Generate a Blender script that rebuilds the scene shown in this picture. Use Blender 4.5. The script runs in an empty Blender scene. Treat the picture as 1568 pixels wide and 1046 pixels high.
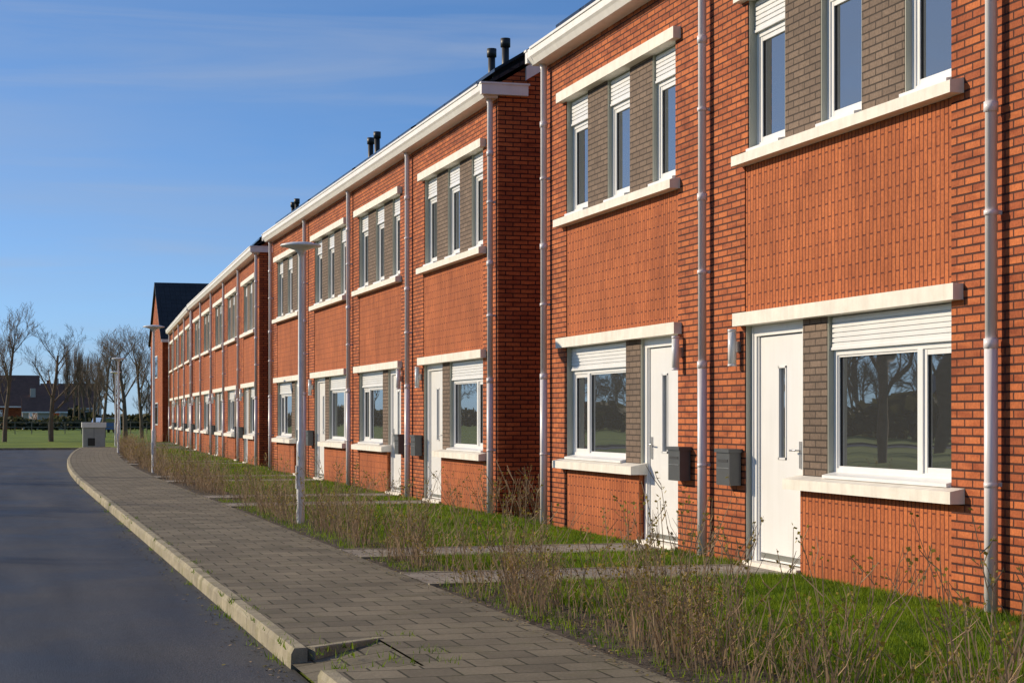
import bpy, math, random
import numpy as np
from mathutils import Vector, Matrix
random.seed(7); np.random.seed(7)
R=random.random
def U(a,b): return random.uniform(a,b)
scene=bpy.context.scene
COL=scene.collection

# ---------------------------------------------------------------- materials
def new_mat(name):
    m=bpy.data.materials.new(name); m.use_nodes=True
    nt=m.node_tree; b=nt.nodes['Principled BSDF']
    return m,nt,b
def N(nt,t,**kw):
    n=nt.nodes.new(t)
    for k,v in kw.items(): setattr(n,k,v)
    return n
def L(nt,a,b): nt.links.new(a,b)
def c4(c): return (c[0],c[1],c[2],1)
def mix(nt,typ,fac,a,b):
    m=N(nt,'ShaderNodeMix',data_type='RGBA',blend_type=typ)
    for s,v in ((0,fac),(6,a),(7,b)):
        if hasattr(v,'node'): L(nt,v,m.inputs[s])
        else: m.inputs[s].default_value=v
    return m.outputs[2]
def noise(nt,vec,scale,detail=5,rough=.6,dist=0):
    n=N(nt,'ShaderNodeTexNoise'); n.inputs['Scale'].default_value=scale; n.inputs['Detail'].default_value=detail; n.inputs['Roughness'].default_value=rough; n.inputs['Distortion'].default_value=dist
    L(nt,vec,n.inputs['Vector']); return n.outputs['Fac']
def mrange(nt,v,a,b,c,d):
    m=N(nt,'ShaderNodeMapRange'); L(nt,v,m.inputs['Value'])
    for k,x in zip(('From Min','From Max','To Min','To Max'),(a,b,c,d)): m.inputs[k].default_value=x
    return m.outputs[0]
def mapping(nt,vec,scale=(1,1,1),loc=(0,0,0),rot=(0,0,0)):
    m=N(nt,'ShaderNodeMapping'); m.inputs['Scale'].default_value=scale; m.inputs['Location'].default_value=loc; m.inputs['Rotation'].default_value=rot
    L(nt,vec,m.inputs['Vector']); return m.outputs[0]
def plain(name,col,rough=.5,var=.12,scale=3.,bump=0.,bscale=60.,metal=0.,spec=.5,streak=0):
    m,nt,b=new_mat(name)
    g=N(nt,'ShaderNodeNewGeometry')
    f=noise(nt,g.outputs['Position'],scale,6)
    cr=N(nt,'ShaderNodeValToRGB')
    cr.color_ramp.elements[0].position=.3; cr.color_ramp.elements[1].position=.7
    cr.color_ramp.elements[0].color=c4([x*(1-var) for x in col]); cr.color_ramp.elements[1].color=c4([min(1,x*(1+var)) for x in col])
    L(nt,f,cr.inputs['Fac']); o=cr.outputs['Color']
    if streak>0:
        s=noise(nt,mapping(nt,g.outputs['Position'],(9,9,.8)),1.,4)
        s=mrange(nt,s,.45,.8,0,streak)
        o=mix(nt,'MULTIPLY',s,o,(.45,.40,.32,1))
    L(nt,o,b.inputs['Base Color'])
    b.inputs['Roughness'].default_value=rough; b.inputs['Metallic'].default_value=metal
    b.inputs['Specular IOR Level'].default_value=spec
    if bump>0:
        f2=noise(nt,g.outputs['Position'],bscale,5)
        bp=N(nt,'ShaderNodeBump'); bp.inputs['Strength'].default_value=bump; bp.inputs['Distance'].default_value=.02
        L(nt,f2,bp.inputs['Height']); L(nt,bp.outputs['Normal'],b.inputs['Normal'])
    return m
def brick_mat(name,c1,c2,mort,w=.22,h=.0625,ms=.006,swap=False,rough=.85,bumpd=.012,offset=.5,var=.25,moss=0,third=None,stain=0):
    m,nt,b=new_mat(name)
    tc=N(nt,'ShaderNodeTexCoord')
    vec=tc.outputs['UV']
    if swap:
        s=N(nt,'ShaderNodeSeparateXYZ'); L(nt,vec,s.inputs[0]); k=N(nt,'ShaderNodeCombineXYZ')
        L(nt,s.outputs['Y'],k.inputs['X']); L(nt,s.outputs['X'],k.inputs['Y']); vec=k.outputs[0]
    br=N(nt,'ShaderNodeTexBrick'); br.offset=offset
    L(nt,vec,br.inputs['Vector'])
    br.inputs['Color1'].default_value=c4(c1); br.inputs['Color2'].default_value=c4(c2); br.inputs['Mortar'].default_value=c4(mort)
    br.inputs['Scale'].default_value=1; br.inputs['Mortar Size'].default_value=ms; br.inputs['Mortar Smooth'].default_value=.25
    br.inputs['Brick Width'].default_value=w; br.inputs['Row Height'].default_value=h; br.inputs['Bias'].default_value=0
    g=N(nt,'ShaderNodeNewGeometry')
    f1=noise(nt,g.outputs['Position'],.9,8,.65)
    f3=noise(nt,g.outputs['Position'],45,4)
    a=mrange(nt,f1,.3,.7,1-var,1+var*.5); c=mrange(nt,f3,.3,.7,.78,1.16)
    mu=N(nt,'ShaderNodeMath',operation='MULTIPLY'); L(nt,a,mu.inputs[0]); L(nt,c,mu.inputs[1])
    vm=N(nt,'ShaderNodeVectorMath',operation='SCALE'); L(nt,br.outputs['Color'],vm.inputs[0]); L(nt,mu.outputs[0],vm.inputs['Scale'])
    o=vm.outputs[0]
    if moss>0:
        f4=noise(nt,g.outputs['Position'],3.2,9,.7)
        o=mix(nt,'MIX',mrange(nt,f4,.52,.70,0,moss),o,(.085,.085,.030,1))
    if third:
        f5=noise(nt,mapping(nt,vec,(1/w*.73,1/h*.91,1)),1.,0)
        o=mix(nt,'MULTIPLY',mrange(nt,f5,.54,.72,0,third),o,(.55,.42,.42,1))
    if stain:
        f6=noise(nt,mapping(nt,g.outputs['Position'],(1.6,1.6,.35)),1.,7,.65)
        o=mix(nt,'MULTIPLY',mrange(nt,f6,.48,.70,0,stain),o,(.60,.52,.50,1))
        # splash dirt near the ground
        sz=N(nt,'ShaderNodeSeparateXYZ'); L(nt,g.outputs['Position'],sz.inputs[0])
        o=mix(nt,'MULTIPLY',mrange(nt,sz.outputs['Z'],.0,.28,.45,0),o,(.60,.58,.45,1))
    L(nt,o,b.inputs['Base Color'])
    b.inputs['Roughness'].default_value=rough; b.inputs['Specular IOR Level'].default_value=.25
    inv=N(nt,'ShaderNodeMath',operation='SUBTRACT'); inv.inputs[0].default_value=1; L(nt,br.outputs['Fac'],inv.inputs[1])
    ad=N(nt,'ShaderNodeMath',operation='MULTIPLY_ADD'); L(nt,f3,ad.inputs[0]); ad.inputs[1].default_value=.25; L(nt,inv.outputs[0],ad.inputs[2])
    bp=N(nt,'ShaderNodeBump'); bp.inputs['Strength'].default_value=.9; bp.inputs['Distance'].default_value=bumpd
    L(nt,ad.outputs[0],bp.inputs['Height']); L(nt,bp.outputs['Normal'],b.inputs['Normal'])
    return m

M={}
M['brick']=brick_mat('brick_orange',(.57,.168,.055),(.37,.098,.038),(.075,.026,.018),ms=.0085,third=.55,stain=.45)
M['soldier']=brick_mat('brick_soldier',(.53,.158,.052),(.42,.120,.042),(.17,.046,.024),swap=True,ms=.0070,third=.25,var=.2,stain=.55)
M['dark']=brick_mat('brick_dark_panel',(.22,.160,.120),(.165,.120,.092),(.06,.045,.036),w=.22,ms=.007)
M['white']=plain('white_upvc',(.80,.80,.79),.3,.03,2,streak=.10)
M['reveal']=plain('reveal_grey',(.46,.46,.38),.6,.06,2)
M['conc']=plain('white_concrete',(.78,.74,.66),.7,.10,5,.15,80,streak=.25)
M['pipe']=plain('pipe_plastic',(.82,.78,.78),.35,.05,2,streak=.12)
M['gutter']=plain('gutter_white',(.80,.78,.75),.45,.06,3,streak=.15)
M['mail']=plain('mailbox_grey',(.075,.078,.08),.35,.1,6)
M['black']=plain('vent_black',(.018,.018,.02),.5,.1,6)
M['lamp']=plain('lamp_opal',(.82,.82,.80),.25,.02,2)
M['steel']=plain('steel',(.5,.5,.5),.3,.05,6,metal=.8)
M['pole']=plain('galvanised_pole',(.70,.71,.71),.4,.10,8,metal=.0,streak=.15)
M['tile']=brick_mat('roof_tile',(.030,.031,.034),(.02,.021,.024),(.006,.006,.007),w=.3,h=.33,ms=.012,rough=.5,bumpd=.03,offset=0)
M['solar']=brick_mat('solar_panel',(.010,.011,.016),(.012,.013,.018),(.05,.05,.055),w=1.0,h=1.65,ms=.012,rough=.2,bumpd=.001,offset=0,var=.05)
def kerbmat():
    m=plain('kerb_concrete',(.30,.265,.185),.9,.30,5,.4,90)
    nt=m.node_tree; b=nt.nodes['Principled BSDF']; src=b.inputs['Base Color'].links[0].from_socket
    g=N(nt,'ShaderNodeNewGeometry')
    o=mix(nt,'MIX',mrange(nt,noise(nt,g.outputs['Position'],2.3,9,.7),.5,.68,0,.75),src,(.13,.125,.035,1)); L(nt,o,b.inputs['Base Color']); return m
M['kerb']=kerbmat()
M['soil']=plain('planting_soil',(.060,.044,.030),.95,.45,9,.8,40)
M['bark']=plain('bark',(.17,.125,.085),.9,.25,3)
M['twig']=plain('twig',(.33,.225,.120),.8,.42,7)
M['roofbrown']=plain('roof_brown',(.15,.075,.050),.8,.2,2)
M['wallw']=plain('render_pale',(.45,.40,.35),.8,.1,2)
M['carpaint']=plain('car_paint',(.10,.16,.30),.25,.03,2)
M['tyre']=plain('tyre',(.02,.02,.02),.8,.1,5)
M['wood']=plain('fence_wood',(.20,.17,.13),.85,.2,6)
M['cab']=plain('cabinet_grey',(.33,.34,.35),.5,.1,4)
def glass():
    m,nt,b=new_mat('window_glass')
    b.inputs['Base Color'].default_value=(.012,.014,.016,1); b.inputs['Roughness'].default_value=.9
    gl=N(nt,'ShaderNodeBsdfGlossy'); gl.inputs['Roughness'].default_value=.008; gl.inputs['Color'].default_value=(.92,.96,1,1)
    g=N(nt,'ShaderNodeNewGeometry')
    bp=N(nt,'ShaderNodeBump'); bp.inputs['Strength'].default_value=.10; bp.inputs['Distance'].default_value=.02
    L(nt,noise(nt,g.outputs['Position'],1.3,1),bp.inputs['Height']); L(nt,bp.outputs['Normal'],gl.inputs['Normal'])
    fr=N(nt,'ShaderNodeFresnel'); fr.inputs['IOR'].default_value=1.9
    mx=N(nt,'ShaderNodeMixShader'); L(nt,mrange(nt,fr.outputs[0],0,1,.20,1.0),mx.inputs[0]); L(nt,b.outputs[0],mx.inputs[1]); L(nt,gl.outputs[0],mx.inputs[2])
    L(nt,mx.outputs[0],nt.nodes['Material Output'].inputs['Surface'])
    return m
M['glass']=glass()
def asphalt():
    m,nt,b=new_mat('asphalt')
    g=N(nt,'ShaderNodeNewGeometry'); P=g.outputs['Position']
    f=noise(nt,mapping(nt,P,(1,.10,1)),1.6,5)
    fb=noise(nt,P,.5,8,.65)
    f2=noise(nt,P,90,4)
    cr=N(nt,'ShaderNodeValToRGB'); cr.color_ramp.elements[0].position=.3; cr.color_ramp.elements[1].position=.72
    cr.color_ramp.elements[0].color=(.022,.023,.027,1); cr.color_ramp.elements[1].color=(.064,.064,.067,1)
    L(nt,f,cr.inputs['Fac'])
    o=mix(nt,'MULTIPLY',1.,cr.outputs[0],mrange(nt,f2,.35,.75,.3,2.1))
    o=mix(nt,'MULTIPLY',1.,o,mrange(nt,fb,.3,.7,.65,1.35))
    v=N(nt,'ShaderNodeTexVoronoi'); v.inputs['Scale'].default_value=22; L(nt,P,v.inputs['Vector'])
    o=mix(nt,'MIX',mrange(nt,v.outputs['Distance'],.06,.10,.6,0),o,(.22,.20,.17,1))
    # dust collected along the kerb
    sx=N(nt,'ShaderNodeSeparateXYZ'); L(nt,P,sx.inputs[0])
    dn=N(nt,'ShaderNodeMath',operation='MULTIPLY'); L(nt,mrange(nt,sx.outputs['X'],1.35,1.66,0,.55),dn.inputs[0]); L(nt,mrange(nt,fb,.35,.6,.2,1),dn.inputs[1])
    o=mix(nt,'MIX',dn.outputs[0],o,(.10,.085,.055,1))
    L(nt,o,b.inputs['Base Color'])
    L(nt,mrange(nt,fb,.3,.7,.48,.74),b.inputs['Roughness']); b.inputs['Specular IOR Level'].default_value=.35
    bp=N(nt,'ShaderNodeBump'); bp.inputs['Strength'].default_value=.7; bp.inputs['Distance'].default_value=.010
    L(nt,f2,bp.inputs['Height']); L(nt,bp.outputs['Normal'],b.inputs['Normal'])
    return m
M['asphalt']=asphalt()
M['pave']=brick_mat('pavement_tiles',(.225,.195,.138),(.145,.126,.090),(.045,.043,.025),w=.30,h=.30,ms=.008,rough=.85,bumpd=.010,offset=.5,var=.35,moss=.40)
M['path']=brick_mat('path_tiles',(.30,.27,.23),(.24,.215,.18),(.08,.07,.05),w=.30,h=.30,ms=.006,rough=.85,bumpd=.008,offset=.5,var=.2)
def grassmat(name,a,bb,scale,island=False):
    m,nt,b=new_mat(name)
    g=N(nt,'ShaderNodeNewGeometry')
    f=noise(nt,g.outputs['Position'],scale,8,.7)
    cr=N(nt,'ShaderNodeValToRGB'); cr.color_ramp.elements[0].position=.32; cr.color_ramp.elements[1].position=.68
    cr.color_ramp.elements[0].color=c4(a); cr.color_ramp.elements[1].color=c4(bb)
    if island:
        ad=N(nt,'ShaderNodeMath',operation='MULTIPLY_ADD'); L(nt,g.outputs['Random Per Island'],ad.inputs[0]); ad.inputs[1].default_value=.4
        sb=N(nt,'ShaderNodeMath',operation='SUBTRACT'); L(nt,f,sb.inputs[0]); sb.inputs[1].default_value=.2
        L(nt,sb.outputs[0],ad.inputs[2]); L(nt,ad.outputs[0],cr.inputs['Fac'])
    else: L(nt,f,cr.inputs['Fac'])
    L(nt,cr.outputs[0],b.inputs['Base Color']); b.inputs['Roughness'].default_value=.7; b.inputs['Specular IOR Level'].default_value=.2
    if island:
        tr=N(nt,'ShaderNodeBsdfTranslucent'); L(nt,cr.outputs[0],tr.inputs['Color'])
        mx=N(nt,'ShaderNodeMixShader'); mx.inputs[0].default_value=.35; L(nt,b.outputs[0],mx.inputs[1]); L(nt,tr.outputs[0],mx.inputs[2])
        L(nt,mx.outputs[0],nt.nodes['Material Output'].inputs['Surface'])
    else:
        bp=N(nt,'ShaderNodeBump'); bp.inputs['Strength'].default_value=.8; bp.inputs['Distance'].default_value=.05
        L(nt,noise(nt,g.outputs['Position'],35,5),bp.inputs['Height']); L(nt,bp.outputs['Normal'],b.inputs['Normal'])
    return m
M['grass']=grassmat('grass_ground',(.085,.135,.010),(.22,.28,.025),.15)
M['lawn']=grassmat('lawn_base',(.035,.065,.008),(.09,.145,.012),1.2)
M['blade']=grassmat('grass_blades',(.055,.130,.008),(.27,.38,.020),1.1,True)
M['leaf']=grassmat('shrub_leaves',(.16,.15,.02),(.38,.30,.07),3,True)

# ---------------------------------------------------------------- mesh builder
class MB:
    def __init__(s): s.v=[];s.f=[];s.m=[];s.uv=[];s.mats=[];s.sm=[]
    def mi(s,mat):
        if mat not in s.mats: s.mats.append(mat)
        return s.mats.index(mat)
    def quad(s,pts,mat,uv=None,smooth=False):
        i=len(s.v); s.v+= [tuple(p) for p in pts]; s.f.append(tuple(range(i,i+len(pts)))); s.m.append(s.mi(mat)); s.sm.append(smooth)
        if uv is None:
            a=Vector(pts[0]);n=(Vector(pts[1])-a).cross(Vector(pts[2])-a)
            k=max(range(3),key=lambda j:abs(n[j]))
            if k==0: uv=[(p[1],p[2]) for p in pts]
            elif k==1: uv=[(p[0],p[2]) for p in pts]
            else: uv=[(p[1],p[0]) for p in pts]
        s.uv+=uv
    def box(s,x0,x1,y0,y1,z0,z1,mat,uo=(0,0)):
        if x0>x1:x0,x1=x1,x0
        if y0>y1:y0,y1=y1,y0
        if z0>z1:z0,z1=z1,z0
        for q in (((x0,y1,z0),(x0,y0,z0),(x0,y0,z1),(x0,y1,z1)),((x1,y0,z0),(x1,y1,z0),(x1,y1,z1),(x1,y0,z1)),
                  ((x0,y0,z0),(x1,y0,z0),(x1,y0,z1),(x0,y0,z1)),((x1,y1,z0),(x0,y1,z0),(x0,y1,z1),(x1,y1,z1)),
                  ((x0,y0,z1),(x1,y0,z1),(x1,y1,z1),(x0,y1,z1)),((x0,y1,z0),(x1,y1,z0),(x1,y0,z0),(x0,y0,z0))):
            a=Vector(q[0]);n=(Vector(q[1])-a).cross(Vector(q[2])-a); k=max(range(3),key=lambda j:abs(n[j]))
            if k==0: uv=[(p[1]+uo[0],p[2]+uo[1]) for p in q]
            elif k==1: uv=[(p[0]+uo[0],p[2]+uo[1]) for p in q]
            else: uv=[(p[1]+uo[0],p[0]+uo[1]) for p in q]
            s.quad(q,mat,uv)
    def prism(s,prof,y0,y1,mat):
        if y0>y1:y0,y1=y1,y0
        ar=sum(prof[i][0]*prof[(i+1)%len(prof)][1]-prof[(i+1)%len(prof)][0]*prof[i][1] for i in range(len(prof)))
        if ar<0: prof=prof[::-1]
        n=len(prof)
        for i in range(n):
            a=prof[i];b=prof[(i+1)%n]
            s.quad(((a[0],y1,a[1]),(a[0],y0,a[1]),(b[0],y0,b[1]),(b[0],y1,b[1]))[::-1] ,mat)
        s.quad([(p[0],y0,p[1]) for p in prof],mat)
        s.quad([(p[0],y1,p[1]) for p in prof][::-1],mat)
    def tube(s,pts,rad,mat,n=8,cap=True,smooth=True):
        pts=[Vector(p) for p in pts]; base=len(s.v); k=s.mi(mat)
        u=None
        for i,p in enumerate(pts):
            d=(pts[min(i+1,len(pts)-1)]-pts[max(i-1,0)])
            if d.length<1e-9: d=Vector((0,0,1))
            d.normalize()
            if u is None: u=d.orthogonal().normalized()
            else:
                u=(u-d*u.dot(d)); u=u.normalized() if u.length>1e-6 else d.orthogonal().normalized()
            w=d.cross(u)
            for j in range(n):
                a=2*math.pi*j/n; q=p+(u*math.cos(a)+w*math.sin(a))*rad[i]; s.v.append((q.x,q.y,q.z))
        for i in range(len(pts)-1):
            for j in range(n):
                a=base+i*n+j;b=base+i*n+(j+1)%n
                s.f.append((a,b,b+n,a+n)); s.m.append(k); s.sm.append(smooth); s.uv+=[(0,0)]*4
        if cap:
            s.f.append(tuple(base+j for j in range(n))[::-1]); s.m.append(k); s.sm.append(False); s.uv+=[(0,0)]*n
            t=base+(len(pts)-1)*n
            s.f.append(tuple(t+j for j in range(n))); s.m.append(k); s.sm.append(False); s.uv+=[(0,0)]*n
    def mesh(s,name):
        me=bpy.data.meshes.new(name); me.from_pydata(s.v,[],s.f)
        for m in s.mats: me.materials.append(M[m])
        me.polygons.foreach_set('material_index',s.m); me.polygons.foreach_set('use_smooth',s.sm)
        ul=me.uv_layers.new(name='UVMap'); ul.data.foreach_set('uv',np.array(s.uv,dtype=np.float32).ravel())
        me.update(); return me
    def obj(s,name,parent=None,bevel=0):
        o=bpy.data.objects.new(name,s.mesh(name)); COL.objects.link(o)
        if parent: o.parent=parent
        if bevel:
            b=o.modifiers.new('bevel','BEVEL'); b.width=bevel; b.segments=1; b.limit_method='ANGLE'
        return o
def empty(name,loc=(0,0,0),rz=0):
    e=bpy.data.objects.new(name,None); COL.objects.link(e); e.location=loc; e.rotation_euler=(0,0,rz); e.empty_display_size=.3; return e

# ---------------------------------------------------------------- row house
W=5.33; DEPTH=9.0; PITCH=.613
def zr(v): return 6.05+(v+.22)*PITCH if v<4.5 else 6.05+(4.72-(v-4.5))*PITCH
def window(F,G,S,t0,t1,z0,z1,B,mull=None,louv=.30):
    fw=.055
    zt=z1-louv
    B(F,t0+.004,t1-.004,.075,.16,zt+.003,z1-.003,'white')
    n=int(louv/.042)
    for i in range(n):
        a=zt+.012+i*(louv-.02)/n
        B(F,t0+.02,t1-.02,.062,.0752,a,a+(louv-.02)/n-.012,'white')
    B(F,t0+.002,t1-.002,.055,.0745,zt-.012,zt+.012,'white')
    cells=[(t0,t1)] if mull is None else [(t0,mull),(mull,t1)]
    B(F,t0,t1,.090,.16,zt-fw,zt,'white'); B(F,t0,t1,.090,.16,z0,z0+fw,'white')
    B(F,t0,t0+fw,.088,.16,z0,zt,'white'); B(F,t1-fw,t1,.088,.16,z0,zt,'white')
    if mull: B(F,mull-.04,mull+.04,.086,.16,z0+fw,zt-fw,'white')
    for k,(a,b) in enumerate(cells):
        a+=fw if a==t0 else .04; b-=fw if b==t1 else .04
        sw=.045 if not (mull and (b-a)>1.1) else .018
        za,zb=z0+fw,zt-fw
        B(F,a,a+sw,.100,.15,za,zb,'white');B(F,b-sw,b,.100,.15,za,zb,'white')
        B(F,a+sw,b-sw,.102,.15,za,za+sw,'white');B(F,a+sw,b-sw,.102,.15,zb-sw,zb,'white')
        a+=sw;b-=sw;za+=sw;zb-=sw
        B(F,a,a+.008,.111,.14,za,zb,'black');B(F,b-.008,b,.111,.14,za,zb,'black')
        B(G,a,b,.122,.145,za,zb,'glass')
    S(t0+.01,t1-.01,z0)
def build_house(px,py,ang,sgn,name='brick_row_house',pipe0=True,pipe1=False,solar=True):
    e=empty(name,(px,py,0),-ang)
    uo=(U(0,9)//.22*.22, 0)
    def B(mb,t0,t1,v0,v1,z0,z1,mat): mb.box(v0,v1,sgn*t0,sgn*t1,z0,z1,mat,uo)
    wl=MB()
    B(wl,0,.86,0,.3,-.1,6.02,'brick'); B(wl,4.65,W,0,.3,-.1,6.02,'brick')
    B(wl,.86,.93,0,.3,3.80,5.32,'brick')
    B(wl,.86,4.65,0,.3,5.32,6.02,'brick')
    B(wl,2.05,4.65,.010,.3,-.1,.80,'soldier')
    B(wl,.86,4.65,.010,.3,2.30,3.80,'soldier')
    B(wl,.86,4.65,.165,.3,.80,2.30,'black'); B(wl,.93,4.65,.165,.3,3.80,5.32,'black'); B(wl,.86,2.05,.17,.3,-.1,.8,'black')
    B(wl,0,W,DEPTH-.3,DEPTH,-.1,6.02,'brick')
    B(wl,.86,.872,.012,.165,0,2.30,'reveal')
    B(wl,4.638,4.65,.012,.165,.87,2.30,'reveal'); B(wl,.93,.942,.012,.165,3.80,5.32,'reveal'); B(wl,4.638,4.65,.012,.165,3.80,5.32,'reveal')
    wl.obj('walls',e)
    pn=MB()
    def panel(t0,t1,z0,z1):
        B(pn,t0+.012,t1-.012,.03,.165,z0,z1,'dark')
        B(pn,t0,t0+.012,.034,.165,z0,z1,'reveal'); B(pn,t1-.012,t1,.034,.165,z0,z1,'reveal')
    panel(2.05,2.55,.80,2.30)
    seg=(4.638-.942)/5
    ts=[.942+seg*i for i in range(6)]
    panel(ts[1],ts[2],3.80,5.32); panel(ts[3],ts[4],3.80,5.32)
    pn.obj('brick_panels',e)
    F=MB();G=MB();SS=MB()
    def S(a,b,z):
        SS.prism([(.10,z+.025),(-.03,z-.004),(-.03,z-.03),(.10,z-.03)],sgn*a,sgn*b,'white')
    for i in (0,2,4): window(F,G,S,ts[i],ts[i+1],3.89,5.275,B,louv=.29)
    window(F,G,S,2.55,4.638,.90,2.235,B,mull=4.03,louv=.27)
    F.obj('window_frames',e,.003); G.obj('window_glass',e); SS.obj('window_boards',e)
    ls=MB()
    y=lambda t:sgn*t
    B(ls,.78,4.80,-.085,.12,5.28,5.40,'conc'); B(ls,.76,4.82,-.085,.12,2.24,2.36,'conc')
    ls.prism([(-.115,3.74),(-.115,3.83),(.11,3.875),(.11,3.74)],y(.80),y(4.83),'conc')
    ls.prism([(-.12,.755),(-.12,.845),(.11,.89),(.11,.755)],y(1.96),y(4.84),'conc')
    ls.obj('lintels_and_sills',e,.006)
    d=MB(); a,b=.872,2.05
    B(d,a,a+.10,.07,.165,.03,2.24,'white');B(d,b-.085,b,.07,.165,.03,2.24,'white');B(d,a,b,.069,.165,2.14,2.238,'white')
    B(d,a+.02,a+.045,.058,.0702,.03,2.22,'white'); B(d,a+.10,a+.125,.085,.165,.05,2.14,'white'); B(d,b-.11,b-.085,.085,.165,.05,2.14,'white')
    la,lb=a+.133,b-.118
    gm=(la+lb)/2+.02; gw=.085
    B(d,la,gm-gw,.10,.15,.06,2.13,'white');B(d,gm+gw,lb,.10,.15,.06,2.13,'white')
    B(d,gm-gw,gm+gw,.10,.15,.06,1.0,'white');B(d,gm-gw,gm+gw,.10,.15,1.85,2.13,'white')
    for q in (gm-gw,gm+gw-.018): B(d,q,q+.018,.092,.14,1.0,1.85,'white')
    B(d,gm-gw,gm+gw,.092,.14,1.832,1.85,'white');B(d,gm-gw,gm+gw,.092,.14,1.0,1.018,'white')
    B(d,gm-gw,gm+gw,.118,.13,1.0,1.85,'glass')
    B(d,a+.11,b-.09,.135,.16,.05,2.14,'black')
    B(d,a,b,-.03,.17,-.02,.045,'conc')
    B(d,lb-.075,lb-.04,.088,.1002,.93,1.17,'steel')
    yy=sgn*(lb-.058); d.tube([(.10,yy,1.09),(.045,yy,1.09),(.040,sgn*(lb-.10),1.09),(.042,sgn*(lb-.17),1.088)],[.009]*4,'steel',8)
    B(d,la+.012,lb-.012,.094,.1002,.08,.13,'steel')
    d.obj('door',e,.003)
    r=MB()
    th=.10
    r.prism([(-.22,zr(-.22)),(4.5,zr(4.5)),(9.22,zr(-.22)),(9.22,zr(-.22)-th),(4.5,zr(4.5)-th),(-.22,zr(-.22)-th+.05)],0,sgn*W,'tile')
    r.tube([(4.5,0,zr(4.5)+.0),(4.5,sgn*W,zr(4.5)+.0)],[.11,.11],'tile',8)
    r.obj('roof',e)
    if solar:
        s=MB()
        for row in range(2):
            v0=.03+row*1.55; v1=v0+1.46
            for k in range(5):
                y0=sgn*(.2+k*1.0); y1=sgn*(.2+k*1.0+.97)
                s.prism([(v0,zr(v0)+.09),(v1,zr(v1)+.09),(v1,zr(v1)+.135),(v0,zr(v0)+.135)],y0,y1,'solar')
        for k in range(6):
            y0=sgn*(.3+k*.9)
            s.prism([(.1,zr(.1)-.01),(3.0,zr(3.0)-.01),(3.0,zr(3.0)+.091),(.1,zr(.1)+.091)],y0,y0+sgn*.04,'black')
        s.obj('solar_panels',e)
    g=MB()
    g.prism([(-.26,6.065),(-.26,5.96),(-.235,5.93),(-.20,5.865),(.02,5.865),(.02,6.03),(-.235,6.03),(-.235,6.065)],0,sgn*W,'gutter')
    g.prism([(-.275,6.075),(-.275,6.045),(-.2595,6.045),(-.2595,6.075)],0,sgn*W,'gutter')
    g.obj('gutter',e)
    p=MB()
    def pipe(t):
        yy=sgn*t
        p.tube([(-.08,yy,0.03),(-.08,yy,1.92)],[.047,.047],'pipe',14)
        p.tube([(-.08,yy,1.90),(-.08,yy,5.80),(-.10,yy,5.87)],[.041,.041,.041],'pipe',14)
        for z in (1.90,3.55,5.1): p.tube([(-.08,yy,z-.035),(-.08,yy,z+.035)],[.051,.051],'pipe',14)
        for z in (.9,2.8,4.4):
            p.box(-.06,.0,yy-.012,yy+.012,z,z+.03,'pipe'); p.tube([(-.08,yy,z-.005),(-.08,yy,z+.03)],[.050,.050],'pipe',14)
    if pipe0: pipe(0)
    if pipe1: pipe(W)
    if pipe0 or pipe1: p.obj('downpipe',e)
    q=MB(); m0=.20
    B(q,m0+.28,m0+.60,-.13,-.012,.74,1.05,'mail')
    B(q,m0+.265,m0+.615,-.145,-.005,1.05,1.085,'mail'); B(q,m0+.32,m0+.56,-.134,-.1299,.96,.985,'black'); B(q,m0+.30,m0+.58,-.136,-.1299,.90,.905,'steel'); B(q,m0+.34,m0+.54,-.02,.0,.8,1.0,'mail')
    q.obj('mailbox',e,.006)
    q=MB(); yy=sgn*.735
    q.tube([(-.075,yy,1.88),(-.075,yy,2.20)],[.040,.040],'lamp',14); q.tube([(-.075,yy,1.865),(-.075,yy,1.885)],[.042,.042],'pipe',14); q.tube([(-.075,yy,2.19),(-.075,yy,2.215)],[.042,.042],'pipe',14)
    q.box(-.05,.0,yy-.03,yy+.03,2.0,2.1,'steel')
    q.obj('wall_lamp',e)
    return e
def add_vents(e,off=(0,4.5)):
    v=MB(); vx=off[1]
    for yy in (off[0]-.6,off[0]+.6):
        z=zr(vx); t=10.12; v.tube([(vx,yy,z-.1),(vx,yy,t-.2)],[.085,.085],'black',12); v.tube([(vx,yy,t-.2),(vx,yy,t)],[.115,.115],'black',12)
        v.tube([(vx,yy,z+.0),(vx,yy,z+.12)],[.15,.10],'black',12)
    v.obj('roof_vents',e)
def add_gable(e,y0,out):
    g=MB(); y1=y0+out*.13
    g.prism([(0,-.1),(9,-.1),(9,5.97),(4.5,zr(4.5)-.10),(.0,zr(0)-.12)],y0,y1,'brick')
    th=.11; yo=y1+out*.07
    g.prism([(-.22,zr(-.22)),(4.5,zr(4.5)),(9.22,zr(-.22)),(9.22,zr(-.22)-th+.0),(4.5,zr(4.5)-th),(-.22,zr(-.22)-.05)],y0,yo,'tile')
    a=y1+out*.005; b=yo-out*.01
    g.prism([(.40,zr(.40)-.112),(4.5,zr(4.5)-.112),(4.5,zr(4.5)-.30),(.40,zr(.40)-.30)],a,b,'gutter')
    g.prism([(8.6,zr(8.6)-.112),(4.5,zr(4.5)-.112),(4.5,zr(4.5)-.30),(8.6,zr(8.6)-.30)],a,b,'gutter')
    g.prism([(-.26,6.062),(-.26,5.96),(-.20,5.866),(.02,5.866),(.02,6.03),(-.235,6.03)],y0,y1,'gutter')
    g.box(-.262,.42,y1+out*.002,yo+out*.02,5.90,6.045,'gutter'); g.box(-.275,.44,y1+out*.003,yo+out*.035,6.045,6.07,'gutter')
    g.obj('gable_end',e)
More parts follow.
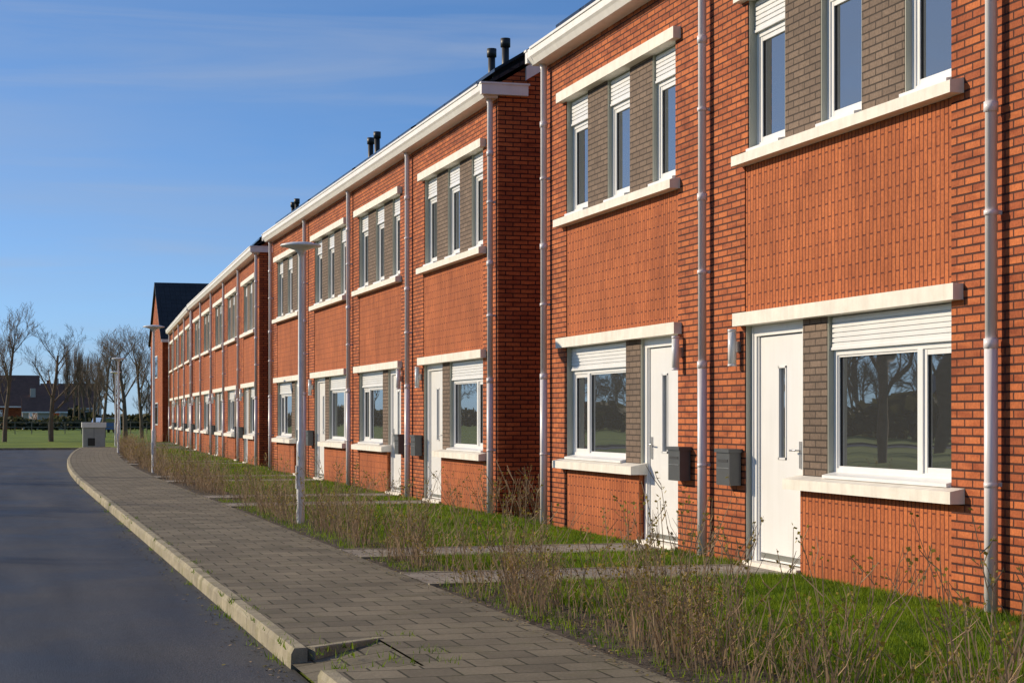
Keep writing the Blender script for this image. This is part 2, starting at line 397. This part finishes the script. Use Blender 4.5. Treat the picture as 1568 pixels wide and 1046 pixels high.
def block(x,y,ang,n,first_high,vents={},g0=True,g1=True):
    dx,dy=math.sin(ang),math.cos(ang); high=first_high
    for i in range(n):
        s=i*W
        if high: e=build_house(x+dx*(s+W),y+dy*(s+W),ang,-1,pipe0=True,pipe1=(i==0))
        else: e=build_house(x+dx*s,y+dy*s,ang,1,pipe0=(i==0),pipe1=True)
        if i in vents: add_vents(e,vents[i])
        if i==0 and g0: add_gable(e,-W if high else 0,-1)
        if i==n-1 and g1: add_gable(e,0 if high else W,1)
        high=not high
FX=6.73
block(FX,16.38-3*W,0,4,True,{0:(0,4.5),2:(0,4.5)})
block(FX,24.30,0,4,True,{0:(0,4.5),2:(0,4.5)})
block(6.86,49.2,math.radians(2.04),5,True,{0:(0,4.1),3:(W+1.4,3.8)})
block(7.88,76.9,math.radians(2.75),4,True,{0:(0,4.5),2:(0,4.5)})

# ---------------------------------------------------------------- gable houses
def gable_house(name,x,y,rz,w,d,he,hr,wall,roof,chim=True):
    e=empty(name,(x,y,0),rz)
    m=MB(); m.prism([(0,-.1),(d,-.1),(d,he),(d/2,hr-.12),(0,he)],0,w,wall); m.obj('walls',e)
    r=MB(); s=(hr-he)/(d/2); o=.35
    r.prism([(-o,he-o*s+.1),(d/2,hr+.1),(d+o,he-o*s+.1),(d+o,he-o*s-.05),(d/2,hr-.05),(-o,he-o*s-.05)],-.12,w+.12,roof)
    r.prism([(-o-.12,he-o*s+.06),(-o,he-o*s+.06),(-o,he-o*s-.1),(-o-.12,he-o*s-.1)],-.1,w+.1,'gutter')
    r.obj('roof',e)
    if chim: c=MB(); c.box(d/2-.3,d/2+.3,w*.7,w*.7+.6,hr-.5,hr+.9,wall); c.obj('chimney',e)
    f=MB();g=MB()
    def wy(y0,y1,z0,z1):
        f.box(-.03,.02,y0,y1,z0,z1,'white'); g.box(-.035,.0,y0+.07,y1-.07,z0+.07,z1-.07,'glass')
    def wx(x0,x1,z0,z1):
        for yy,s2 in ((w,1),(0,-1)):
            f.box(x0,x1,yy-s2*.02,yy+s2*.03,z0,z1,'white'); g.box(x0+.07,x1-.07,yy,yy+s2*.035,z0+.07,z1-.07,'glass')
    n=max(2,int(w/2.6))
    for i in range(n):
        a=(i+.3)*w/n; wy(a,a+1.1,.9,2.2)
        if he>4.5: wy(a,a+1.1,3.6,4.9)
    wx(d*.35,d*.65,.9,2.2)
    wx(d*.38,d*.62,he-.3 if he<4 else 3.6,he+.8 if he<4 else 4.9)
    f.obj('window_frames',e); g.obj('window_glass',e)
    return e
gable_house('brick_house',18.7,101.0,math.radians(90),10,8,5.9,9.05,'brick','tile',False)
for (x,y,rz,w,d,he,hr,wl,rf) in ((4.6,225,90,10,8,2.9,6.4,'brick','roofbrown'),(-7,262,80,9,9,3.0,7.2,'brick','roofbrown'),(7.5,215,90,5,4,2.2,3.8,'wallw','roofbrown'),(14.5,290,80,9,8,3,6.6,'wallw','roofbrown'),
      (15,300,90,10,8,3.0,6.5,'brick','roofbrown'),(-60,95,10,12,9,3.2,8.0,'brick','roofbrown'),(-66,60,0,12,9,3.2,7.5,'wallw','roofbrown'),(-70,130,20,12,9,3.2,8.0,'brick','tile'),(-58,25,0,12,9,3.2,8,'brick','tile')):
    gable_house('village_house',x,y,math.radians(rz),w,d,he,hr,wl,rf)

# ---------------------------------------------------------------- ground
def kx(y): return 1.67+(.0009*(y-38)**2 if y>38 else 0)
def strip(name,ys,xl,xr,z,mat,nx=1,jit=0):
    m=MB()
    cols=[]
    for y in ys:
        a,b=xl(y),xr(y); cols.append([(a+(b-a)*i/nx,y,z+(U(-jit,jit) if 0<i<nx else 0)) for i in range(nx+1)])
    for j in range(len(ys)-1):
        for i in range(nx):
            q=(cols[j][i],cols[j][i+1],cols[j+1][i+1],cols[j+1][i])
            uv=[(p[0]-(kx(p[1])-1.67),p[1]) for p in q]
            m.quad(q,mat,uv,smooth=jit>0)
    return m.obj(name)
gm=MB(); gm.quad(((-1500,-1500,-.135),(1500,-1500,-.135),(1500,1500,-.135),(-1500,1500,-.135)),'grass'); gm.obj('ground')
def fr(a,b,s):
    n=int(round((b-a)/s)); return [a+(b-a)*i/n for i in range(n+1)]
rd=MB()
ys=fr(-60,84,2)
for a,b in zip(ys[:-1],ys[1:]): rd.quad(((-4.3,a,-.12),(kx(a)+.02,a,-.12),(kx(b)+.02,b,-.12),(-4.3,b,-.12)),'asphalt')
rd.quad(((-90,79,-.12),(-4.3,79,-.12),(-4.3,84,-.12),(-90,84,-.12)),'asphalt')
rd.obj('road')
kb=MB()
def kseg(p,q):
    p=Vector((p[0],p[1],0));q=Vector((q[0],q[1],0)); d=(q-p).normalized(); n=Vector((d.y,-d.x,0)); j=U(-.004,.004)
    prof=[(0,-.16),(.004,-.03),(.022,.002+j),(.095,.004+j),(.102,-.004+j),(.102,-.16)]
    A=[p+d*.004+n*a+Vector((0,0,z)) for a,z in prof];B_=[q-d*.004+n*a+Vector((0,0,z)) for a,z in prof]
    for i in range(len(prof)-1): kb.quad((A[i],A[i+1],B_[i+1],B_[i]),'kerb')
    kb.quad(A[::-1],'kerb'); kb.quad(B_,'kerb')
y=-20.3
while y<9.6: kseg((kx(y),y),(kx(y),y+1)); y+=1.0
y=10.62
while y<82: kseg((kx(y),y),(kx(y+1),y+1)); y+=1.0
kseg((1.76,10.72),(2.26,11.06)); 
xx=kx(82.6)
for i in range(8):
    a0=math.radians(i*11);a1=math.radians((i+1)*11)
    kseg((xx+1.5*(1-math.cos(a0)),82.6+1.5*math.sin(a0)),(xx+1.5*(1-math.cos(a1)),82.6+1.5*math.sin(a1)))
kb.obj('kerb')
k2=MB(); k2.box(-90,3.6,84.0,84.14,-.16,-.03,'kerb'); k2.box(-4.42,-4.3,-60,78.9,-.16,-.02,'kerb'); k2.obj('kerb')
PR=lambda y:kx(y)+1.75
strip('pavement',fr(-20,9.6,.9)+[9.72],lambda y:kx(y)+.10,PR,0.0,'pave')
pm=MB()
for q in (((2.28,9.72,0),(3.42,9.72,0),(3.42,11.1,0),(2.28,11.1,0)),((1.77,10.74,0),(2.28,11.07,0),(2.28,11.1,0),(1.77,11.1,0))):
    pm.quad(q,'pave',[(p[0],p[1]) for p in q])
for q in (((1.68,9.60,-.085),(2.28,9.60,-.01),(2.28,11.07,-.012),(1.68,10.66,-.09)),):
    pm.quad(q,'pave',[(p[0],p[1]) for p in q])
pm.obj('pavement')
strip('pavement',fr(11.1,83,1.5),lambda y:kx(y)+.10,PR,0.0,'pave')
SR=lambda y:kx(y)+2.42
strip('planting_bed',fr(-10,78,.12),PR,lambda y:SR(y)+.05,-.012,'soil',6,.018)
strip('lawn',fr(-20,100,4),SR,lambda y:40,0.0,'lawn')
paths=[]
for b0,n,fh,x0,ang in ((16.38-3*W,4,True,FX,0),(24.30,4,True,FX,0),(49.2,5,True,6.86,math.radians(2.04)),(76.9,4,True,7.88,math.radians(2.75))):
    h=fh
    for i in range(n):
        t=(i*W+(W-1.46) if h else i*W+1.46); yc=b0+t; paths.append((yc-.52,yc+.52,x0+math.sin(ang)*t)); h=not h
for a,b,x1 in paths:
    m=MB(); xa=PR((a+b)/2)-.01
    q=((xa,a,.006),(x1+.02,a,.006),(x1+.02,b,.006),(xa,b,.006)); m.quad(q,'path',[(p[1],p[0]) for p in q])
    m.box(xa,x1-.01,a-.05,a,-.06,.012,'kerb'); m.box(xa,x1-.01,b,b+.05,-.06,.012,'kerb')
    m.obj('garden_path')
def onpath(y,w=.06): return any(a-w<y<b+w for a,b,_ in paths)

def tri_mesh(name,x,y,z,h,w,lean,mat,parent):
    n=len(x); a=np.random.uniform(0,2*np.pi,n); l=np.random.uniform(0,lean,n)*h; la=np.random.uniform(0,2*np.pi,n)
    v=np.zeros((n,3,3)); dx=np.cos(a)*w/2;dy=np.sin(a)*w/2
    v[:,0]=np.stack([x-dx,y-dy,z],1); v[:,1]=np.stack([x+dx,y+dy,z],1); v[:,2]=np.stack([x+np.cos(la)*l,y+np.sin(la)*l,z+h],1)
    me=bpy.data.meshes.new(name); me.vertices.add(3*n); me.vertices.foreach_set('co',v.ravel().astype(np.float32))
    me.loops.add(3*n); me.loops.foreach_set('vertex_index',np.arange(3*n,dtype=np.int32)); me.polygons.add(n)
    me.polygons.foreach_set('loop_start',np.arange(0,3*n,3,dtype=np.int32))
    me.materials.append(M[mat]); me.update(calc_edges=True); me.validate()
    o=bpy.data.objects.new(name,me); COL.objects.link(o)
    if parent: o.parent=parent
    return o
def blades(name,n,xf,y0,y1,x1,h0,h1,w,parent=None):
    y=np.random.uniform(y0,y1,n); k=1.67+np.where(y>38,.0009*(y-38)**2,0)
    x=np.random.uniform(0,1,n); xa=k+xf; x=xa+(x1-xa)*x
    keep=np.ones(n,bool)
    for a,b,_ in paths: keep&=~((y>a-.07)&(y<b+.07))
    keep&=(np.random.uniform(0,1,n)< .55+.6*(.5+.5*np.sin(x*2.1+y*1.3)*np.sin(y*1.7-x)))
    x=x[keep];y=y[keep];n=len(x)
    cl=.5+.5*np.sin(x*5.1+np.sin(y*3.3)*2)*np.sin(y*4.3+np.sin(x*2.7)*2)
    h=np.random.uniform(h0,h1,n)*(.6+.7*cl)
    return tri_mesh(name,x,y,np.full(n,-.005),h,w,.7,'blade',parent)
lawn=bpy.data.objects['lawn']
blades('grass_blades',160000,2.36,7.3,16.2,FX,.025,.065,.0065,lawn)
blades('grass_blades',85000,2.36,16.2,25,FX,.025,.06,.009,lawn)
blades('grass_blades',70000,2.36,25,47,FX+.05,.025,.065,.014,lawn)
blades('grass_blades',18000,2.36,47,76,7.2,.03,.08,.03,lawn)
blades('grass_blades',6000,1.80,7.3,30,4.05,.02,.08,.008,lawn)
tx=[];ty=[]
for i in range(60):
    if i<22: cx,cy=U(1.75,2.5),U(9.6,11.2)
    else: cy=10.8+R()**1.5*30; cx=kx(cy)+random.choice([-.01,.105])+U(-.01,.01)
    for j in range(random.randint(6,26)): tx.append(cx+random.gauss(0,.035)); ty.append(cy+random.gauss(0,.06))
tri_mesh('weed_tufts',np.array(tx),np.array(ty),np.where(np.array(tx)<1.66,-.12,-.02),np.random.uniform(.02,.06,len(tx)),.009,1.,'blade',None)

# ---------------------------------------------------------------- shrubs
def leaf(Lf,p,s):
    a=Vector((U(-1,1),U(-1,1),U(-.4,1))).normalized()*s; b=a.orthogonal().normalized()*s*.45
    b.rotate(Matrix.Rotation(U(0,3.1),3,a))
    Lf.quad((p,p+a*.5+b,p+a,p+a*.5-b),'leaf',[(0,0)]*4)
def shrub(S,Lf,x,y,h,n,detail=1,leafy=.5,thick=1.):
    for i in range(n):
        a=U(0,6.283); r=U(0,.20)+.02; lean=U(.02,.42); hh=h*U(.4,1.1)
        p=Vector((x+math.cos(a)*r*.6,y+math.sin(a)*r*.6,-.02)); d=Vector((math.cos(a)*lean,math.sin(a)*lean,1)).normalized()
        pts=[p];k=4
        for j in range(k):
            d=(d+Vector((U(-.18,.18),U(-.18,.18),U(-.02,.06)))).normalized(); p=p+d*hh/k; pts.append(p)
        r0=U(.0024,.0052)*thick*(1 if detail else 1.5)
        S.tube(pts,[r0*(1-.16*j) for j in range(k+1)],'twig',3,False,False)
        for j in range(2,k+1):
            for _ in range(2 if detail else 1):
                if R()<.6:
                    b=pts[j-1].lerp(pts[j],R()); e=Vector((U(-1,1),U(-1,1),U(.5,1.6))).normalized(); ln=U(.05,.18)
                    q=b+e*ln*.55; q2=q+(e+Vector((U(-.4,.4),U(-.4,.4),.35))).normalized()*ln*.5
                    S.tube([b,q,q2],[r0*.6,r0*.5,r0*.35],'twig',3,False,False)
                    if R()<leafy:
                        for t in range(random.randint(1,4)): leaf(Lf,b.lerp(q2,U(.3,1)),U(.012,.026)*(1 if detail else 1.4))
        if R()<leafy: 
            for t in range(3): leaf(Lf,pts[-1]+Vector((U(-.02,.02),U(-.02,.02),U(-.06,.02))),U(.014,.030))
S=MB();Lf=MB(); 
y=5.6
while y<76:
    y+=U(.22,.46) if y<40 else U(.22,.38)
    if onpath(y,.0): continue
    x=kx(y)+1.75+U(.15,.55)
    shrub(S,Lf,x,y,U(.42,.80) if R()<.75 else U(.80,1.02),random.randint(9,18) if y<40 else random.randint(10,15),1 if y<34 else 0,random.choice([.1,.4,.7]))
for (x,y,h,n) in ((3.75,9.6,.95,28),(3.85,9.2,.85,22),(3.7,10.1,.85,22),(3.8,10.5,.8,18),(3.72,12.6,.9,22),(3.85,13.2,.8,18),(3.9,7.9,.8,14),(4.1,8.2,.75,12),(3.95,6.6,.85,14),(4.05,6.2,.9,12),(4.2,7.0,.8,10),
      (6.55,24.0,.85,18),(6.9,23.6,.7,16),(7.1,23.2,.6,12),(6.3,24.6,.6,12),(6.45,30.2,.55,10),(3.75,17.0,.9,20),(3.8,19.2,.9,20),(3.8,21.5,.95,20),(3.75,16.2,.85,20)):
    shrub(S,Lf,x,y,h,n,1,.8,1.15)
so=S.obj('bare_shrubs'); lo=Lf.obj('leaves',so)
cn=MB()
for i in range(16):
    x=6.95+U(-.15,.4); y=23.75+U(-.2,.2); cn.tube([(x,y,-.02),(x-U(-.1,.45),y+U(-.3,.1),U(.45,.85))],[.009,.005],'twig',5)
cn.obj('dry_canes')

D=MB()
for i in range(5200):
    y=7.5+R()**1.6*34; x=kx(y)+1.62+R()*.9 if R()<.85 else kx(y)-.02-abs(random.gauss(0,.12))
    z=-.118 if x<kx(y)-.01 else .006
    s=U(.006,.02); a=U(0,6.28)
    D.quad([(x+math.cos(a+k*1.57)*s*(1 if k%2 else .6),y+math.sin(a+k*1.57)*s*(1 if k%2 else .6),z+U(0,.008)) for k in range(4)],random.choice(['twig','soil','soil','leaf']))
D.obj('leaf_litter')

# ---------------------------------------------------------------- trees
def make_tree(name,H,r,spread=.9,levels=5,dens=1.,up=.25,thick=1.):
    T=MB()
    def grow(p,d,ln,rad,lv):
        k=4 if lv<2 else 3; pts=[p];rr=[rad]; jt=.10 if lv==0 else .22
        for j in range(k):
            d=(d+Vector((U(-jt,jt),U(-jt,jt),U(-.10,.16)+up*.25*(lv>0)))).normalized(); p=p+d*ln/k; pts.append(p); rr.append(rad*(1-.6*(j+1)/k))
        T.tube(pts,rr,'bark',8 if lv==0 else (5 if lv<3 else 3),False)
        if lv>=levels: return
        nb={0:8,1:6,2:5,3:4,4:3}.get(lv,3); nb=max(2,int(nb*dens+R()))
        for i in range(nb):
            t0=.30 if lv==0 else .25
            t=min(t0+(.98-t0)*(i+R()*.8)/nb,.98)
            f=t*k; a=int(f); q=pts[a].lerp(pts[a+1],f-a); rq=rr[a]*(1-(f-a))+rr[a+1]*(f-a)
            dd=(pts[a+1]-pts[a]).normalized(); o=dd.orthogonal().normalized(); o.rotate(Matrix.Rotation(U(0,6.283),3,dd))
            nd=(dd*U(.45,1.0)+o*U(.5,1.0)*spread+Vector((0,0,up))).normalized()
            grow(q,nd,ln*U(.38,.60)*(1.05-.35*t if lv==0 else 1),max(rq*.5,.006*thick),lv+1)
    grow(Vector((0,0,-.1)),Vector((0,0,1)),H*.72,r,0)
    return T.mesh(name)
tr=[make_tree('bare_tree_mesh',9.5,.24),make_tree('bare_tree_mesh',9.0,.19,1.0),make_tree('bare_tree_mesh',8.0,.15,.8),make_tree('poplar_mesh',12,.2,.35,4,1.4,.9)]
def tree(k,x,y,s=1,name='bare_tree',sx=1):
    o=bpy.data.objects.new(name,tr[k]); COL.objects.link(o); o.location=(x,y,-.13); o.rotation_euler=(0,0,U(0,6.28)); o.scale=(s*sx,s*sx,s*U(.92,1.08)); return o
tree(1,3.0,113,.90); tree(2,.25,112,1.05); tree(2,-2.5,118,.9)
tree(1,8.2,124,.82,sx=1.15); tree(2,7.2,132,.95); tree(2,9.6,128,1.0); tree(1,11.5,140,.95); tree(2,9.2,150,.95); tree(1,6.9,140,.7)
for i in range(6): tree(3,9.2+i*1.1,265+i*4,.86,'poplar_tree')
tree(0,-14.2,53,1.0); tree(1,-15,40,.95); tree(2,-17,30.5,1.1); tree(1,-16,66,1.0); tree(0,-18,79,1.0); tree(2,-24,47,1.1); tree(1,-30,62,1.1); tree(0,-27,24,1.0); tree(2,-34,38,1.2); tree(1,-40,90,1.2); tree(0,-36,75,1.1); tree(0,-26,70,1.1); tree(1,-33,100,1.2)
lowt=make_tree('low',7,.12,1.0,3,1.1,.3,2.6)
vv=np.array([v.co[:] for v in lowt.vertices]); ff=[tuple(p.vertices) for p in lowt.polygons]
V=[];Fc=[]; cnt=0
def addlow(x,y,s):
    global cnt
    a=U(0,6.28); c,sn=math.cos(a),math.sin(a); q=vv.copy(); q[:,0]=(vv[:,0]*c-vv[:,1]*sn)*s*1.2+x; q[:,1]=(vv[:,0]*sn+vv[:,1]*c)*s*1.2+y; q[:,2]=vv[:,2]*s-.2
    V.append(q); Fc.extend([tuple(i+cnt for i in f) for f in ff]); cnt+=len(q)
for i in range(60): addlow(U(-30,60),U(280,420),U(.8,1.5))
for i in range(130): addlow(U(-120,-48),U(-20,330),U(1.1,2.0))
me=bpy.data.meshes.new('distant_tree_line'); me.from_pydata(np.concatenate(V).tolist(),[],Fc); me.materials.append(M['bark']); o=bpy.data.objects.new('distant_tree_line',me); COL.objects.link(o)
M['hedge']=grassmat('hedge_leaves',(.030,.036,.015),(.09,.085,.035),.9,True)
def hedge(x0,y0,x1,y1,w,h,n,s):
    H=MB()
    for i in range(n):
        t=R(); x=x0+(x1-x0)*t+random.gauss(0,w*.35); y=y0+(y1-y0)*t+random.gauss(0,w*.35); hh=h*(.75+.3*math.sin(t*37)+.15*math.sin(t*91)); z=R()**.7*hh
        a=Vector((U(-1,1),U(-1,1),U(-1,1))).normalized()*s*U(.5,1.2); b=a.orthogonal().normalized()*s*.7; p=Vector((x,y,z))
        H.quad((p-a,p+b,p+a,p-b),'hedge',[(0,0)]*4)
    H.obj('hedge')
hedge(-12,200,22,210,2.5,1.3,2600,.3); hedge(-70,270,70,290,4,2.6,5000,.7); hedge(-46,0,-48,200,3,2.6,6000,.6)
fe=MB()
for i in range(14): fe.box(-3+i*1.4,-2.93+i*1.4,160,160.07,-.13,.95,'wood')
for z in (.45,.85): fe.box(-3,15.3,159.95,159.999,z,z+.06,'wood')
fe.obj('rail_fence')

# ---------------------------------------------------------------- street lamps
def lathe(mb,prof,mat,n=28):
    base=len(mb.v); k=mb.mi(mat)
    for r,z in prof:
        for j in range(n):
            a=2*math.pi*j/n; mb.v.append((r*math.cos(a),r*math.sin(a),z))
    for i in range(len(prof)-1):
        for j in range(n):
            a=base+i*n+j;b=base+i*n+(j+1)%n; mb.f.append((a,b,b+n,a+n)); mb.m.append(k); mb.sm.append(True); mb.uv+=[(0,0)]*4
def lamp(x,y):
    e=empty('street_lamp',(x,y,0))
    p=MB(); lathe(p,[(.054,-.1),(.054,1.02),(.048,1.06),(.037,1.08),(.030,3.5),(.030,3.60)],'pole',18); p.box(-.062,-.050,-.03,.03,.45,.75,'pole'); p.obj('pole',e)
    h=MB(); lathe(h,[(.031,3.48),(.045,3.53),(.08,3.565),(.19,3.60),(.262,3.612),(.268,3.622),(.255,3.638),(.16,3.66),(.05,3.67),(.001,3.672)],'pole',36); h.obj('lamp_head',e)
lamp(3.78,23.2); lamp(3.68,45.2); lamp(4.40,70.5); lamp(5.6,92); lamp(9.6,152); lamp(3.78,1.3)

c=MB(); x0,y0=3.75,86.3
c.box(x0,x0+1.02,y0,y0+.5,-.13,.88,'cab'); c.box(x0-.05,x0+1.07,y0-.06,y0+.56,.88,1.12,'white'); c.box(x0+.22,x0+.55,y0-.02,y0+.01,.02,.38,'black'); c.box(x0+.5,x0+.515,y0-.004,y0+.001,.4,.86,'black')
c.obj('electricity_cabinet',None,.02)
e=empty('parked_car',(9.6,176,-.13),math.radians(8))
b=MB(); b.prism([(-.9,.3),(.9,.3),(.92,.8),(.8,.95),(.62,1.42),(-.62,1.42),(-.8,.95),(-.92,.8)],-2.1,2.1,'carpaint'); b.obj('body',e,.05)
b=MB(); b.prism([(-.72,.97),(.72,.97),(.58,1.36),(-.58,1.36)],-2.12,-2.09,'glass'); b.obj('rear_window',e)
b=MB()
for xx in (-.8,.62):
    for yy in (-1.3,1.3): b.tube([(xx,yy,.32),(xx+.18,yy,.32)],[.32,.32],'tyre',14)
b.obj('wheels',e)

# ---------------------------------------------------------------- light, sky, camera
el=math.radians(22); az=math.radians(36)
sd=Vector((-math.cos(el)*math.cos(az),math.cos(el)*math.sin(az),math.sin(el)))
ld=bpy.data.lights.new('sun','SUN'); ld.energy=5.0; ld.angle=math.radians(.5); ld.color=(1,.84,.62)
lo_=bpy.data.objects.new('sun',ld); COL.objects.link(lo_); lo_.rotation_euler=sd.to_track_quat('Z','Y').to_euler(); lo_.location=(-30,20,30)
w=bpy.data.worlds.new('World'); scene.world=w; w.use_nodes=True; nt=w.node_tree
bg=nt.nodes['Background']; bg.inputs['Strength'].default_value=.095
tc=N(nt,'ShaderNodeTexCoord'); G0=tc.outputs['Generated']
nm=N(nt,'ShaderNodeVectorMath',operation='NORMALIZE'); L(nt,mapping(nt,G0,(1,1,2.0),(0,0,.05)),nm.inputs[0])
sk=N(nt,'ShaderNodeTexSky',sky_type='NISHITA'); sk.sun_disc=False; sk.sun_elevation=el; sk.sun_rotation=math.atan2(sd.x,sd.y)%(2*math.pi)
sk.dust_density=.4; sk.ozone_density=2.5
L(nt,nm.outputs[0],sk.inputs['Vector'])
sky=mix(nt,'MULTIPLY',1.,sk.outputs[0],(1.0,1.36,1.72,1))
sp=N(nt,'ShaderNodeSeparateXYZ'); L(nt,G0,sp.inputs[0])
sky=mix(nt,'MIX',mrange(nt,sp.outputs['Z'],0.0,.10,.75,0),sky,(3.9,5.2,6.9,1))
cf=noise(nt,mapping(nt,G0,(1.0,1.0,7),(3.1,.4,.3),(.05,.06,0)),1.9,8,.52,.4)
cf2=noise(nt,mapping(nt,G0,(1.0,1.0,14),(1.3,2.4,.9),(.03,.04,0)),2.6,8,.55,.6)
out=mix(nt,'MIX',mrange(nt,cf,.42,.72,0,.42),sky,(3.9,4.7,6.1,1))
out=mix(nt,'MIX',mrange(nt,cf2,.52,.75,0,.35),out,(4.4,5.0,6.2,1))
L(nt,out,bg.inputs['Color'])
cam=bpy.data.cameras.new('camera'); co=bpy.data.objects.new('camera',cam); COL.objects.link(co)
co.location=(0,0,1.39); co.rotation_euler=(math.radians(90),0,-math.radians(16.01)); cam.lens=62.72; cam.sensor_width=36; cam.shift_y=.0733; cam.clip_end=4000; cam.clip_start=.05
scene.camera=co
scene.view_settings.view_transform='Standard'; scene.view_settings.look='None'; scene.view_settings.exposure=0
